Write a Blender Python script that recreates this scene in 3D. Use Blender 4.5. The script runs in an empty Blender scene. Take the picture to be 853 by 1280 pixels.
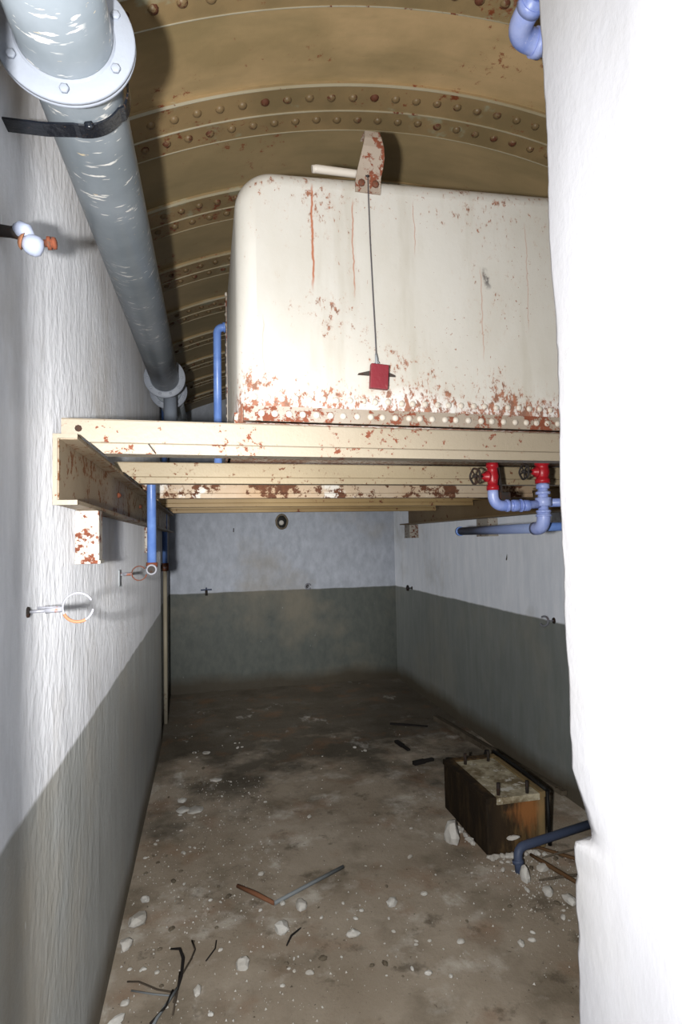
import bpy, bmesh, math, random
from mathutils import Vector, Matrix, noise
random.seed(7)
S = bpy.context.scene; COL = S.collection
PI = math.pi

# ------------------------------------------------------------------ materials
def lin(c):
    return tuple(((v/255)/12.92 if v/255 <= .04045 else ((v/255+.055)/1.055)**2.4) for v in c) + (1,)
class NT:
    def __init__(s, name, rough=.6, metal=0, spec=.3):
        s.m = bpy.data.materials.new(name); s.m.use_nodes = True
        s.t = s.m.node_tree; s.b = s.t.nodes['Principled BSDF']
        s.b.inputs['Roughness'].default_value = rough; s.b.inputs['Metallic'].default_value = metal
        s.b.inputs['Specular IOR Level'].default_value = spec
        s.geo = s.n('ShaderNodeNewGeometry'); s.tc = s.n('ShaderNodeTexCoord')
        s.pos = s.geo.outputs['Position']; s.obj = s.tc.outputs['Object']
    def n(s, k, **kw):
        x = s.t.nodes.new(k)
        for a, v in kw.items(): setattr(x, a, v)
        return x
    def put(s, sock, v):
        if isinstance(v, bpy.types.NodeSocket): s.t.links.new(v, sock)
        elif v is not None: sock.default_value = v
    def mapv(s, vec, scale=(1,1,1), rot=(0,0,0), loc=(0,0,0)):
        x = s.n('ShaderNodeMapping'); s.put(x.inputs[0], vec)
        x.inputs['Scale'].default_value = scale; x.inputs['Rotation'].default_value = rot; x.inputs['Location'].default_value = loc
        return x.outputs[0]
    def noise(s, scale, detail=4, rough=.55, vec=None, dist=0):
        x = s.n('ShaderNodeTexNoise'); s.put(x.inputs['Vector'], vec or s.pos)
        x.inputs['Scale'].default_value = scale; x.inputs['Detail'].default_value = detail
        x.inputs['Roughness'].default_value = rough; x.inputs['Distortion'].default_value = dist
        return x.outputs[0]
    def voro(s, scale, vec=None):
        x = s.n('ShaderNodeTexVoronoi'); s.put(x.inputs['Vector'], vec or s.pos); x.inputs['Scale'].default_value = scale
        return x.outputs['Distance']
    def math(s, op, a, b=0):
        x = s.n('ShaderNodeMath', operation=op); s.put(x.inputs[0], a); s.put(x.inputs[1], b); return x.outputs[0]
    def step(s, v, lo, hi, a=0, b=1):
        x = s.n('ShaderNodeMapRange'); s.put(x.inputs[0], v); s.put(x.inputs[1], lo); s.put(x.inputs[2], hi)
        x.inputs[3].default_value = a; x.inputs[4].default_value = b; x.clamp = True
        return x.outputs[0]
    def mix(s, f, a, b):
        x = s.n('ShaderNodeMix', data_type='RGBA'); s.put(x.inputs[0], f); s.put(x.inputs[6], a); s.put(x.inputs[7], b)
        return x.outputs[2]
    def axis(s, i, vec=None):
        x = s.n('ShaderNodeSeparateXYZ'); s.put(x.inputs[0], vec or s.pos); return x.outputs[i]
    def out(s, col, bump=None, strength=.3, dist=.01, rough=None, diff=0):
        s.b.inputs['Diffuse Roughness'].default_value = diff
        s.put(s.b.inputs['Base Color'], col)
        if rough is not None: s.put(s.b.inputs['Roughness'], rough)
        if bump is not None:
            x = s.n('ShaderNodeBump'); s.put(x.inputs['Height'], bump)
            x.inputs['Strength'].default_value = strength; x.inputs['Distance'].default_value = dist
            s.t.links.new(x.outputs[0], s.b.inputs['Normal'])
        return s.m

def rusty(name, c1, c2, amount=.5, scale=14, rough=.5, big=1.5, rust=((134,72,48),(88,50,36)), spec=.35, white=None, clump=.55):
    """painted iron: mottled paint, pin-prick rust spots and rust patches. amount raises the rust coverage"""
    k = NT(name, rough, 0, spec)
    base = k.mix(k.step(k.noise(big, 5), .35, .65), lin(c1), lin(c2))
    fine = k.noise(scale, 9, .72)
    patch = k.noise(scale*.22, 3, .5)
    m = k.math('ADD', fine, k.math('MULTIPLY', k.math('SUBTRACT', patch, .5), clump))
    th = .72 - amount*.22
    mask = k.step(m, th, th+.035)
    rc = k.mix(k.noise(scale*3, 3), lin(rust[0]), lin(rust[1]))
    if white:
        wm = k.step(k.noise(scale*.3, 4, .6, k.mapv(k.pos, loc=(3,7,1))), .56, .6)
        base = k.mix(wm, base, lin(white))
    col = k.mix(mask, base, rc)
    return k.out(col, k.math('SUBTRACT', k.noise(scale*2, 5), mask), .25, .004, k.math('ADD', rough, k.math('MULTIPLY', mask, .35)))

def wall_material(name, upper1, upper2, low1, low2, line, streak=(1,1,.12), wave=.02, rough=.55, lowline=True, stain=(150,138,118), amp=.35):
    """limewash over a grey dado, brushed vertically, darker towards the floor"""
    k = NT(name, rough, 0, .3)
    v = k.mapv(k.pos, (9*streak[0], 9*streak[1], 9*streak[2]))
    n1 = k.noise(1.6, 7, .65, v); n2 = k.noise(1.3, 5, .6); n3 = k.noise(14, 6, .7)
    up = k.mix(k.step(n1, .35, .68), lin(upper1), lin(upper2))
    up = k.mix(k.step(n2, .55, .75, 0, .5), up, lin(stain))
    lo = k.mix(k.step(n1, .3, .7), lin(low1), lin(low2))
    lo = k.mix(k.step(n2, .5, .72, 0, .45), lo, lin(stain))
    z = k.math('ADD', k.axis(2), k.math('MULTIPLY', k.math('SUBTRACT', k.noise(5, 3), .5), wave))
    col = k.mix(k.step(z, line-.006, line+.006), lo, up)
    # pits and pin marks
    pits = k.step(k.noise(30, 4, .8, k.mapv(k.pos, (1, 1, .45))), .72, .76)
    col = k.mix(k.math('MULTIPLY', pits, .6), col, lin((92, 78, 62)))
    chips = k.step(k.noise(26, 3, .7, k.mapv(k.pos, (1, 1, .3), loc=(5, 2, 9))), .74, .77)
    col = k.mix(k.math('MULTIPLY', chips, .6), col, lin((225, 228, 230)))
    # darker brown tone near the floor
    foot = k.step(k.math('ADD', k.axis(2), k.math('MULTIPLY', k.noise(2.2, 4), .16)), .14, .26, 1, 0)
    col = k.mix(k.math('MULTIPLY', foot, .85), col, lin((78, 68, 52)))
    h = k.math('ADD', k.math('MULTIPLY', n1, .3 if amp > .4 else 1), k.math('MULTIPLY', k.noise(30, 5, .6, k.mapv(k.pos, (1, 1, .75))) if amp > .4 else n3, .5))
    return k.out(col, h, amp, .02 if amp > .4 else .012, diff=1)

M = {}
M['wall_left'] = wall_material('limewashed_left_wall', (196,197,201), (218,219,223), (134,135,132), (152,153,151), 1.046, (.8,.8,.2), amp=.42)
M['wall_right'] = wall_material('limewashed_right_wall', (218,224,234), (234,238,246), (114,119,116), (130,134,132), 1.055, (1,1,.2), stain=(150,146,132))
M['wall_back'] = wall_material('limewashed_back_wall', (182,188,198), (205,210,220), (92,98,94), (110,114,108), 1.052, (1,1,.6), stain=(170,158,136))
k = NT('white_plaster', .75, 0, .15)
a = k.noise(2.5, 5, .55); b = k.noise(9, 6, .6, k.mapv(k.pos, (1,1,.5), (0.5,0,0)))
c = k.mix(k.step(a, .45, .7, 0, .6), lin((158,158,162)), lin((146,144,140)))
c = k.mix(k.step(k.noise(24, 5, .75), .70, .74, 0, .35), c, lin((132,122,112)))
M['plaster'] = k.out(c, k.math('ADD', b, k.math('MULTIPLY', k.noise(60, 4), .15)), .3, .012)

k = NT('dirty_floor', .85, 0, .15)
n1 = k.noise(1.7, 6, .6); n2 = k.noise(4.5, 8, .7); n3 = k.noise(45, 5, .7)
c = k.mix(k.step(n1, .35, .65), lin((138,126,110)), lin((162,151,136)))
c = k.mix(k.step(k.noise(2.8, 5, .6, k.mapv(k.pos, loc=(4,4,0))), .5, .68, 0, .7), c, lin((102,92,77)))
c = k.mix(k.step(k.noise(3.1, 7, .65, k.mapv(k.pos, loc=(9,1,0))), .55, .70, 0, .75), c, lin((196,190,180)))
far = k.step(k.math('ADD', k.axis(1), k.math('MULTIPLY', k.math('SUBTRACT', k.noise(1.9, 6, .65), .5), 5.5)), 3.7, 4.7, 0, .8)  # light falloff put into the colour: blotchy darkening towards the back
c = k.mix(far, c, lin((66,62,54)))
c = k.mix(k.step(k.noise(3.4, 5, .6, k.mapv(k.pos, loc=(2,8,0))), .54, .70, 0, .45), c, lin((126,92,66)))
c = k.mix(k.step(k.noise(6, 7, .7, k.mapv(k.pos, loc=(7,2,0))), .58, .68, 0, .6), c, lin((74,66,54)))
c = k.mix(k.step(k.noise(2.1, 8, .7, k.mapv(k.pos, (1.6,.9,1), loc=(3,5,0))), .60, .72, 0, .75), c, lin((206,202,194)))
sp = k.step(k.noise(70, 3, .8), .66, .71)
c = k.mix(k.math('MULTIPLY', sp, k.step(n2, .42, .62, .12, .75)), c, lin((172,166,156)))
c = k.mix(k.step(k.noise(38, 3, .8, k.mapv(k.pos, loc=(1,3,0))), .67, .71, 0, .8), c, lin((52,44,36)))
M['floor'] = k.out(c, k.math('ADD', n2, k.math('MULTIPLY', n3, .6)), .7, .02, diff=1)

k = NT('vault_paint', .5, 0, .4)
c = k.mix(k.step(k.noise(1.6, 5, .6, k.mapv(k.pos, (1,1.6,1))), .38, .62), lin((204,174,130)), lin((166,144,104)))
c = k.mix(k.step(k.noise(3, 6, .6, k.mapv(k.pos, (.6,3,.6), loc=(2,0,1))), .5, .75, 0, .5), c, lin((140,126,90)))
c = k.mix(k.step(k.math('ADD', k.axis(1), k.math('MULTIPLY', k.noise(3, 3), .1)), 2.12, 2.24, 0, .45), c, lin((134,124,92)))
rm = k.step(k.math('ADD', k.noise(24, 8, .75), k.math('MULTIPLY', k.math('SUBTRACT', k.noise(2.5, 3), .5), .45)), .635, .69, 0, .85)
c = k.mix(rm, c, lin((140,72,42)))
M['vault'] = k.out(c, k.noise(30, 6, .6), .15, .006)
k = NT('vault_strap_paint', .5, 0, .4)
c = k.mix(k.step(k.noise(3, 5, .6), .38, .62), lin((168,142,102)), lin((142,123,88)))
rm = k.step(k.math('ADD', k.noise(26, 8, .75), k.math('MULTIPLY', k.math('SUBTRACT', k.noise(2.5, 3), .5), .45)), .60, .65)
c = k.mix(rm, c, lin((134,72,44)))
c = k.mix(k.step(k.noise(6, 5, .6, k.mapv(k.pos, loc=(6,6,2))), .62, .68, 0, .6), c, lin((168,172,148)))
M['strap'] = k.out(c, k.noise(30, 6, .6), .2, .006)
M['edge'] = rusty('edge_highlight_paint', (178,172,152), (160,148,120), .3, 20)  # pale colour imitating light caught on the strap edges
M['rivet_v'] = rusty('vault_rivet', (136,114,82), (112,94,66), .7, 30, .4, rust=((112,66,44),(80,48,34)))

# tank paint : cream, rust thickening towards the base, vertical runs
k = NT('tank_paint', .55, 0, .3)
oz = k.axis(2, k.obj)
c = k.mix(k.step(k.noise(2.2, 6, .6, k.mapv(k.pos, (1,1,.5))), .38, .66), lin((190,187,180)), lin((176,171,160)))
c = k.mix(k.step(k.noise(3.2, 4, .6, k.mapv(k.pos, (2.4,2.4,.35), loc=(1,0,4))), .55, .75, 0, .5), c, lin((150,141,122)))
low = k.step(k.math('ADD', oz, k.math('MULTIPLY', k.math('SUBTRACT', k.noise(4.5, 4), .5), .22)), .06, .10, 1, 0)
c = k.mix(k.math('MULTIPLY', low, .85), c, lin((204,201,198)))
# rust runs: thin wavering vertical lines
wob = k.math('MULTIPLY', k.math('SUBTRACT', k.noise(14, 3, .6), .5), .02)
ox = k.math('ADD', k.axis(0, k.obj), wob)
def run(x0, z0, z1, w=.0016, s=.8):
    d = k.math('ABSOLUTE', k.math('SUBTRACT', ox, x0))
    f = k.step(d, w*.4, w*1.6, s, 0)
    f = k.math('MULTIPLY', f, k.step(oz, z0, z0+.05, 0, 1)); return k.math('MULTIPLY', f, k.step(oz, z1-.03, z1, 1, 0))
for (x0, z0, z1, w, s) in ((.215,.37,.69,.0028,.95),(.335,.36,.66,.0018,.7),(.335+.19,.5,.68,.0015,.5),(.74,.2,.5,.0018,.4),(.9,.3,.66,.0016,.35),(.07,.1,.3,.0015,.3)):
    c = k.mix(run(x0, z0, z1, w, s), c, lin((160,92,58)))
amt = k.step(oz, .02, .20, .235, .035)
amt = k.math('ADD', amt, k.step(oz, .45, .70, 0, .06))
amt = k.math('ADD', amt, k.math('MULTIPLY', k.math('SUBTRACT', k.noise(4.2, 4, .55, k.mapv(k.pos, loc=(0,0,7))), .5), .5))
m = k.math('ADD', k.noise(58, 9, .76, k.mapv(k.pos, (1,1,.6))), amt)
rm = k.step(m, .685, .735, 0, .92)
rc = k.mix(k.step(k.noise(70, 4, .6), .4, .6), lin((132,74,50)), lin((84,46,36)))
c = k.mix(rm, c, rc)
# pinpricks
pp = k.step(k.math('ADD', k.noise(90, 3, .7, k.mapv(k.pos, loc=(4,1,2))), k.math('MULTIPLY', k.math('SUBTRACT', k.noise(3.4, 3, .5, k.mapv(k.pos, loc=(0,3,7))), .5), .35)), .70, .73, 0, .85)
c = k.mix(pp, c, lin((128,72,48)))
# halo stain
c = k.mix(k.step(m, .62, .73, 0, .22), c, lin((176,128,96)))
# dark scrape
dx = k.math('SUBTRACT', k.math('ADD', k.axis(0, k.obj), k.math('MULTIPLY', oz, .22)), .86)
sc = k.math('MULTIPLY', k.step(k.math('ABSOLUTE', dx), .006, .014, 1, 0), k.math('MULTIPLY', k.step(oz, .425, .45, 0, 1), k.step(oz, .475, .50, 1, 0)))
c = k.mix(k.math('MULTIPLY', sc, k.step(k.noise(40, 4), .4, .5, .1, .8)), c, lin((70,66,68)))
M['tank'] = k.out(c, k.math('SUBTRACT', k.noise(50, 4), k.math('MULTIPLY', rm, 1.5)), .2, .003)
M['tank_rim'] = rusty('rusty_rim_paint', (160,152,142), (140,128,114), .9, 36, clump=.4)
M['tank_rivet'] = rusty('rivet_paint', (196,190,182), (180,171,158), .45, 30)
M['arm'] = rusty('blotched_arm_paint', (158,146,134), (138,124,108), .7, 34)
M['beam_a'] = rusty('cream_beam_paint', (158,148,132), (148,137,119), .50, 46, clump=.42)
M['beam_b'] = rusty('cream_beam_paint_spotted', (168,154,128), (154,138,110), .55, 50, clump=.30, rust=((128,76,48),(84,50,36)))
M['beam_c'] = rusty('peeling_beam_paint', (206,190,168), (184,150,112), .95, 15, rust=((130,84,58),(70,46,36)), white=(232,226,216))
M['beam_d'] = rusty('tan_beam_paint', (176,150,106), (150,124,84), .35, 20)
M['long'] = rusty('rusty_channel_paint', (186,170,146), (146,128,104), .72, 36, clump=.5, rust=((150,98,58),(96,64,44)))
M['long_r'] = rusty('brown_channel_paint', (160,136,100), (136,112,78), .4, 16)
M['bracket'] = rusty('peeling_white_block', (200,196,188), (186,178,166), .8, 34, clump=.4)
M['rust'] = rusty('rusted_iron', (104,68,50), (82,54,42), 1.2, 40, .8)
M['darkiron'] = rusty('dark_iron', (44,40,38), (58,50,45), .9, 30, .7, rust=((74,52,42),(52,38,32)))
M['redpaint'] = rusty('red_valve_paint', (168,30,40), (140,24,32), .25, 40, .35, rust=((200,120,120),(90,40,36)))
M['redplate'] = rusty('red_weight_paint', (138,44,54), (110,34,42), .4, 50, .5, rust=((170,80,84),(84,50,44)))
k = NT('blue_pipe_paint', .35, 0, .5)
c = k.mix(k.step(k.noise(12, 5, .6), .4, .65), lin((92,124,190)), lin((112,144,206)))
c = k.mix(k.step(k.noise(30, 6, .75), .66, .7, 0, .7), c, lin((205,212,232)))
c = k.mix(k.step(k.noise(34, 6, .75, k.mapv(k.pos, loc=(3,3,3))), .71, .74, 0, .7), c, lin((92,62,52)))
M['blue'] = k.out(c, k.noise(40, 4), .2, .003)
k = NT('pale_blue_pipe_paint', .38, 0, .5)
c = k.mix(k.step(k.noise(12, 5, .6), .4, .65), lin((120,140,205)), lin((158,172,222)))
c = k.mix(k.step(k.noise(30, 6, .75), .62, .68, 0, .6), c, lin((205,208,228)))
M['paleblue'] = k.out(c, k.noise(40, 4), .25, .004)
M['bluegrey'] = rusty('dusty_blue_paint', (88,100,128), (70,80,104), .3, 30)
k = NT('duct_enamel', .32, 0, .5)
c = k.mix(k.step(k.noise(3, 5, .6), .38, .66), lin((122,131,138)), lin((146,154,162)))
sv = k.mapv(k.pos, (14, 80, 30), (math.radians(-12), 0, math.radians(8)))
sm = k.math('MULTIPLY', k.step(k.noise(1.0, 3, .6, sv), .61, .64), k.step(k.noise(6, 3), .42, .52))
c = k.mix(sm, c, lin((226,224,220)))
c = k.mix(k.step(k.noise(1.1, 5, .6, k.mapv(k.pos, (16,70,30), (math.radians(-12),0,.1), (3,1,2))), .68, .71), c, lin((214,194,158)))
M['dustyblue'] = rusty('dusty_pale_blue_paint', (128,142,178), (106,120,160), .3, 30)
M['duct'] = k.out(c, k.noise(18, 4), .12, .004)
M['flange'] = rusty('flange_paint', (160,166,176), (146,152,164), .1, 30, .45)
M['smallgrey'] = rusty('grey_pipe_paint', (150,158,170), (132,140,154), .15, 30, .4)
k = NT('black_strap_paint', .25, 0, .6)
c = k.mix(k.step(k.noise(30, 6, .8), .64, .68), lin((22,26,34)), lin((196,150,110)))
M['black'] = k.out(c, k.noise(60, 5), .5, .004)
M['ringmetal'] = rusty('galvanised_ring', (140,142,150), (112,112,120), .6, 30, .35, rust=((170,96,60),(120,68,46)))
M['porcelain'] = rusty('white_porcelain', (160,168,186), (146,154,176), .1, 20, .35)
M['beige'] = rusty('beige_conduit_paint', (176,168,150), (150,140,120), .3, 20)
M['flatblack'] = rusty('flat_black', (20,19,18), (28,26,24), .1, 20, .6)
M['wire'] = rusty('dull_wire', (92,90,96), (70,66,68), .3, 60, .45)
M['rubble'] = rusty('plaster_rubble', (228,226,220), (206,200,190), .2, 30, .9, 9, rust=((120,108,92),(96,84,68)), spec=.1)
M['rubble_dark'] = rusty('dirty_rubble', (132,122,106), (104,94,80), .3, 30, .9, 9, rust=((84,72,58),(60,50,40)), spec=.1)
M['wood'] = rusty('weathered_stick', (112,84,56), (86,62,42), .4, 20, .85, rust=((150,84,44),(60,40,28)))
M['blackwood'] = rusty('charred_wood', (44,40,38), (34,30,28), .3, 20, .85, rust=((60,52,46),(28,26,24)))
M['root'] = rusty('dry_roots', (110,100,86), (62,52,44), .4, 40, .85, rust=((52,42,34),(40,34,28)))
M['galv'] = rusty('grey_rod', (150,156,160), (126,130,132), .2, 40, .5)
M['orange_rust'] = rusty('orange_rust_rod', (150,104,76), (126,82,58), .5, 40, .8)
k = NT('stained_plinth', .8, 0, .15)
sv = k.mapv(k.pos, (6,6,1))
c = k.mix(k.step(k.noise(4, 6, .65, sv), .38, .6), lin((64,52,38)), lin((120,96,64)))
c = k.mix(k.step(k.noise(5, 6, .7, k.mapv(k.pos, (2,2,.6), loc=(6,1,1))), .44, .56, 0, .9), c, lin((62,50,38)))
c = k.mix(k.step(k.axis(0), 1.375, 1.45, .75, 0), c, lin((40,34,28)))
dd = k.math('ADD', k.math('ABSOLUTE', k.math('SUBTRACT', k.axis(0), 1.60)), k.math('ABSOLUTE', k.math('SUBTRACT', k.axis(2), .20)))
dd = k.math('ADD', dd, k.math('ADD', k.math('MULTIPLY', k.noise(14, 5, .6, sv), .16), k.step(k.axis(1), 2.87, 2.95, 0, .3)))
c = k.mix(k.step(dd, .13, .23, .95, 0), c, lin((168,112,66)))
c = k.mix(k.step(k.axis(0), 1.63, 1.66, 0, .6), c, lin((168,146,104)))
M['plinth'] = k.out(c, k.noise(20, 6, .7), .5, .01)
k = NT('plinth_top', .85, 0, .15)
c = k.mix(k.step(k.noise(9, 6, .7), .4, .6), lin((214,204,176)), lin((140,124,96)))
c = k.mix(k.step(k.noise(12, 5, .7, k.mapv(k.pos, loc=(1,1,1))), .6, .65), c, lin((236,232,220)))
M['plinth_top'] = k.out(c, k.noise(30, 6, .7), .6, .01)

# ------------------------------------------------------------------ mesh helpers
class MB:
    def __init__(s): s.bm = bmesh.new()
    def box(s, lo, hi, bevel=0):
        x0,y0,z0 = lo; x1,y1,z1 = hi
        vs = [s.bm.verts.new(p) for p in ((x0,y0,z0),(x1,y0,z0),(x1,y1,z0),(x0,y1,z0),(x0,y0,z1),(x1,y0,z1),(x1,y1,z1),(x0,y1,z1))]
        fs = [s.bm.faces.new([vs[i] for i in f]) for f in ((0,3,2,1),(4,5,6,7),(0,1,5,4),(1,2,6,5),(2,3,7,6),(3,0,4,7))]
        if bevel:
            es = list({e for f in fs for e in f.edges})
            bmesh.ops.bevel(s.bm, geom=es, offset=bevel, segments=2, affect='EDGES', profile=.6)
        return s
    def obox(s, a, b, w, h, up=(0,0,1), bevel=0):
        """a bar from a to b, w wide, h high"""
        a = Vector(a); b = Vector(b); d = b-a; L = d.length; d.normalize()
        side = d.cross(Vector(up)).normalized(); u = side.cross(d)
        m = Matrix((( d.x, side.x, u.x, a.x),(d.y, side.y, u.y, a.y),(d.z, side.z, u.z, a.z),(0,0,0,1)))
        t = MB().box((0,-w/2,-h/2),(L,w/2,h/2), bevel); t.bm.transform(m); s.join(t); return s
    def join(s, o):
        me = bpy.data.meshes.new('tmp'); o.bm.to_mesh(me); o.bm.free(); s.bm.from_mesh(me); bpy.data.meshes.remove(me); return s
    def tube(s, pts, r, n=20, caps=True, closed=False):
        pts = [Vector(p) for p in pts]; rs = r if isinstance(r, (list, tuple)) else [r]*len(pts)
        N = len(pts); rings = []; prev = None
        for i, p in enumerate(pts):
            if closed: d = (pts[(i+1) % N]-pts[i-1])
            else: d = (pts[min(i+1, N-1)]-pts[max(i-1, 0)])
            d.normalize()
            if prev is None:
                a = Vector((0,0,1)) if abs(d.z) < .9 else Vector((1,0,0))
                u = d.cross(a).normalized()
            else:
                u = (prev - d*prev.dot(d)).normalized()
            prev = u; v = d.cross(u)
            rings.append([s.bm.verts.new(p+(u*math.cos(2*PI*j/n)+v*math.sin(2*PI*j/n))*rs[i]) for j in range(n)])
        R_ = range(N if closed else N-1)
        for i in R_:
            A = rings[i]; B = rings[(i+1) % N]
            for j in range(n):
                f = s.bm.faces.new((A[j], A[(j+1)%n], B[(j+1)%n], B[j])); f.smooth = True
        if caps and not closed:
            s.bm.faces.new(rings[0][::-1]); s.bm.faces.new(rings[-1])
        return s
    def lathe(s, prof, o, axis, n=32, close=True):
        """prof: (distance along axis, radius) pairs"""
        o = Vector(o); d = Vector(axis).normalized()
        a = Vector((0,0,1)) if abs(d.z) < .9 else Vector((1,0,0)); u = d.cross(a).normalized(); v = d.cross(u)
        rings = []
        for (t, r) in prof:
            if r < 1e-6: rings.append([s.bm.verts.new(o+d*t)]); continue
            rings.append([s.bm.verts.new(o+d*t+(u*math.cos(2*PI*j/n)+v*math.sin(2*PI*j/n))*r) for j in range(n)])
        for A, B in zip(rings, rings[1:]):
            for j in range(n):
                if len(A) == 1 and len(B) == 1: continue
                if len(A) == 1: vs = (A[0], B[(j+1)%n], B[j])
                elif len(B) == 1: vs = (A[j], A[(j+1)%n], B[0])
                else: vs = (A[j], A[(j+1)%n], B[(j+1)%n], B[j])
                f = s.bm.faces.new(vs); f.smooth = True
        if close:
            if len(rings[0]) > 1: s.bm.faces.new(rings[0][::-1])
            if len(rings[-1]) > 1: s.bm.faces.new(rings[-1])
        return s
    def dome(s, c, nrm, r, h, n=12, k=4):
        return s.lathe([(-.002, r)]+[(h*math.sin(PI/2*i/k), r*math.cos(PI/2*i/k) if i < k else 0) for i in range(k+1)], c, nrm, n, False)
    def prism(s, poly, a, b):
        """poly list of (p,q) in the plane spanned by a=(origin,u,v), extruded by vector b"""
        o, u, v = map(Vector, a); b = Vector(b)
        A = [s.bm.verts.new(o+u*p+v*q) for p, q in poly]; B = [s.bm.verts.new(x.co+b) for x in A]
        s.bm.faces.new(A[::-1]); s.bm.faces.new(B)
        for i in range(len(A)): s.bm.faces.new((A[i], A[(i+1)%len(A)], B[(i+1)%len(A)], B[i]))
        return s
    def obj(s, name, mat, parent=None, smooth=None):
        bmesh.ops.recalc_face_normals(s.bm, faces=s.bm.faces)
        me = bpy.data.meshes.new(name); s.bm.to_mesh(me); s.bm.free()
        me.materials.append(mat)
        o = bpy.data.objects.new(name, me); COL.objects.link(o)
        if parent is not None:
            w = WORLD[parent.name]; me.transform(Matrix.Translation(-w)); o.parent = parent; WORLD[o.name] = w
        else:
            me.update(); lo = [min(v.co[i] for v in me.vertices) for i in range(3)]; hi = [max(v.co[i] for v in me.vertices) for i in range(3)]
            w = Vector(((lo[0]+hi[0])/2, (lo[1]+hi[1])/2, lo[2])); me.transform(Matrix.Translation(-w)); o.location = w; WORLD[o.name] = w
        if smooth:
            for p in me.polygons: p.use_smooth = True
        return o
WORLD = {}
def thing(name, label, cat, loc, group=None):
    o = bpy.data.objects.new(name, None); o.empty_display_size = .05; COL.objects.link(o); o.location = loc
    WORLD[o.name] = Vector(loc); o['label'] = label; o['category'] = cat
    if group: o['group'] = group
    return o
def tag(o, label, cat, group=None, kind=None):
    o['label'] = label; o['category'] = cat
    if group: o['group'] = group
    if kind: o['kind'] = kind
    return o
def struct(o): o['kind'] = 'structure'; return o
def copy_part(o, parent, off):
    c = o.copy(); COL.objects.link(c); c.parent = parent; c.location = Vector(o.location)+Vector(off); WORLD[c.name] = WORLD[o.name]; return c
def arc(c, r, a0, a1, n, u, v):
    c = Vector(c); u = Vector(u); v = Vector(v)
    return [c+u*(r*math.cos(a0+(a1-a0)*i/n))+v*(r*math.sin(a0+(a1-a0)*i/n)) for i in range(n+1)]
def elbow(p0, corner, p1, r, n=8):
    """points of a pipe run p0 - rounded corner - p1"""
    p0, c, p1 = Vector(p0), Vector(corner), Vector(p1)
    a = (p0-c).normalized(); b = (p1-c).normalized()
    A = c+a*r; B = c+b*r; pts = [p0]
    for i in range(n+1):
        t = i/n; pts.append(A*(1-t)**2+c*2*t*(1-t)+B*t*t)
    pts.append(p1); return pts

# ------------------------------------------------------------------ the room
XL, XR, YB = -.369, 2.126, 6.679
XC, ZC, RV = .873, .694, 2.565
def grid_wall(name, mat, P, U, V, nu, nv, amp, thick):
    """a gently uneven plastered wall, thick behind"""
    s = MB(); P, U, V = Vector(P), Vector(U), Vector(V); N = U.cross(V).normalized()
    g = []
    for i in range(nu+1):
        row = []
        for j in range(nv+1):
            p = P+U*(i/nu)+V*(j/nv)
            edge = min(1, min(i, nu-i)/2)*min(1, min(j, nv-j)/2)
            row.append(s.bm.verts.new(p+N*(noise.noise(p*1.3)+.4*noise.noise(p*4))*amp*edge))
        g.append(row)
    for i in range(nu):
        for j in range(nv):
            f = s.bm.faces.new((g[i][j], g[i+1][j], g[i+1][j+1], g[i][j+1])); f.smooth = True
    o = s.obj(name, mat); return o
def slab(name, mat, lo, hi): return struct(MB().box(lo, hi).obj(name, mat))
ft = MB()
nx, ny = 90, 150
g = [[ft.bm.verts.new((x, y, (noise.noise(Vector((x*2.2, y*2.2, 0)))*.010+noise.noise(Vector((x*9, y*9, 3)))*.004 if 0 < i < nx and 0 < j < ny else 0)-.004))
      for j, y in enumerate([-.4+(YB+.75)*q/ny for q in range(ny+1)])] for i, x in enumerate([-.6+3.0*q/nx for q in range(nx+1)])]
for i in range(nx):
    for j in range(ny):
        f = ft.bm.faces.new((g[i][j], g[i+1][j], g[i+1][j+1], g[i][j+1])); f.smooth = True
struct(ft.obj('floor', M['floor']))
# left wall: near length, then a shallow step back beyond the pipes
w = MB(); w.box((XL-.25, .3, -.05), (XL, 5.07, 2.99)); struct(w.obj('wall_left', M['wall_left']))
w = MB(); w.box((XL-.25, 5.0701, -.05), (-.402, YB+.2, 2.99)); struct(w.obj('wall_left_recessed', M['wall_left']))
w = MB(); w.box((XR, .3, -.05), (XR+.25, YB+.2, 2.99)); struct(w.obj('wall_right', M['wall_right']))
# back wall with its arched head
w = MB(); pl = [(-.55, -.05), (2.3, -.05)]+[(XC+(RV+.02)*math.cos(a), ZC+(RV+.02)*math.sin(a)) for a in [math.radians(56-(-68)*0+0+ (q*68/24)) for q in range(25)]]
w.prism(pl, ((0, YB, 0), (1,0,0), (0,0,1)), (0, .2, 0)); struct(w.obj('wall_back', M['wall_back']))
# near partition: right jamb with a broken far edge, left jamb
edge = [(3.3,.82),(2.436,.809),(2.225,.802),(2.05,.806),(1.9,.797),(1.73,.799),(1.66,.804),(1.55,.800),(1.46,.803),(1.39,.799),(1.325,.800),(1.285,.799),(1.262,.798),(1.247,.793),(1.232,.786),(1.215,.778),(1.2,.771),(1.19,.766),(1.178,.764),(1.170,.771),(1.163,.786),(1.157,.798),(1.148,.802),(1.13,.801),(1.112,.797),(1.097,.801),(1.06,.802),(1.03,.797),(1.0,.802),(.96,.8005),(.92,.804),(.88,.8025),(.7,.806),(.4,.804),(-.05,.806)]
s = MB(); cols = []
rnd = random.Random(3)
zz = []
for (za, ya), (zb, yb) in zip(edge, edge[1:]):
    n = max(1, int(abs(za-zb)/.012)) if za <= 2.5 and zb >= .8 else 4
    for q in range(n): zz.append((za+(zb-za)*q/n, ya+(yb-ya)*q/n))
zz.append(edge[-1])
def chipn(z, f, s_): return noise.noise(Vector((z*f, s_, 1.7)))
X0 = .512
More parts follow.
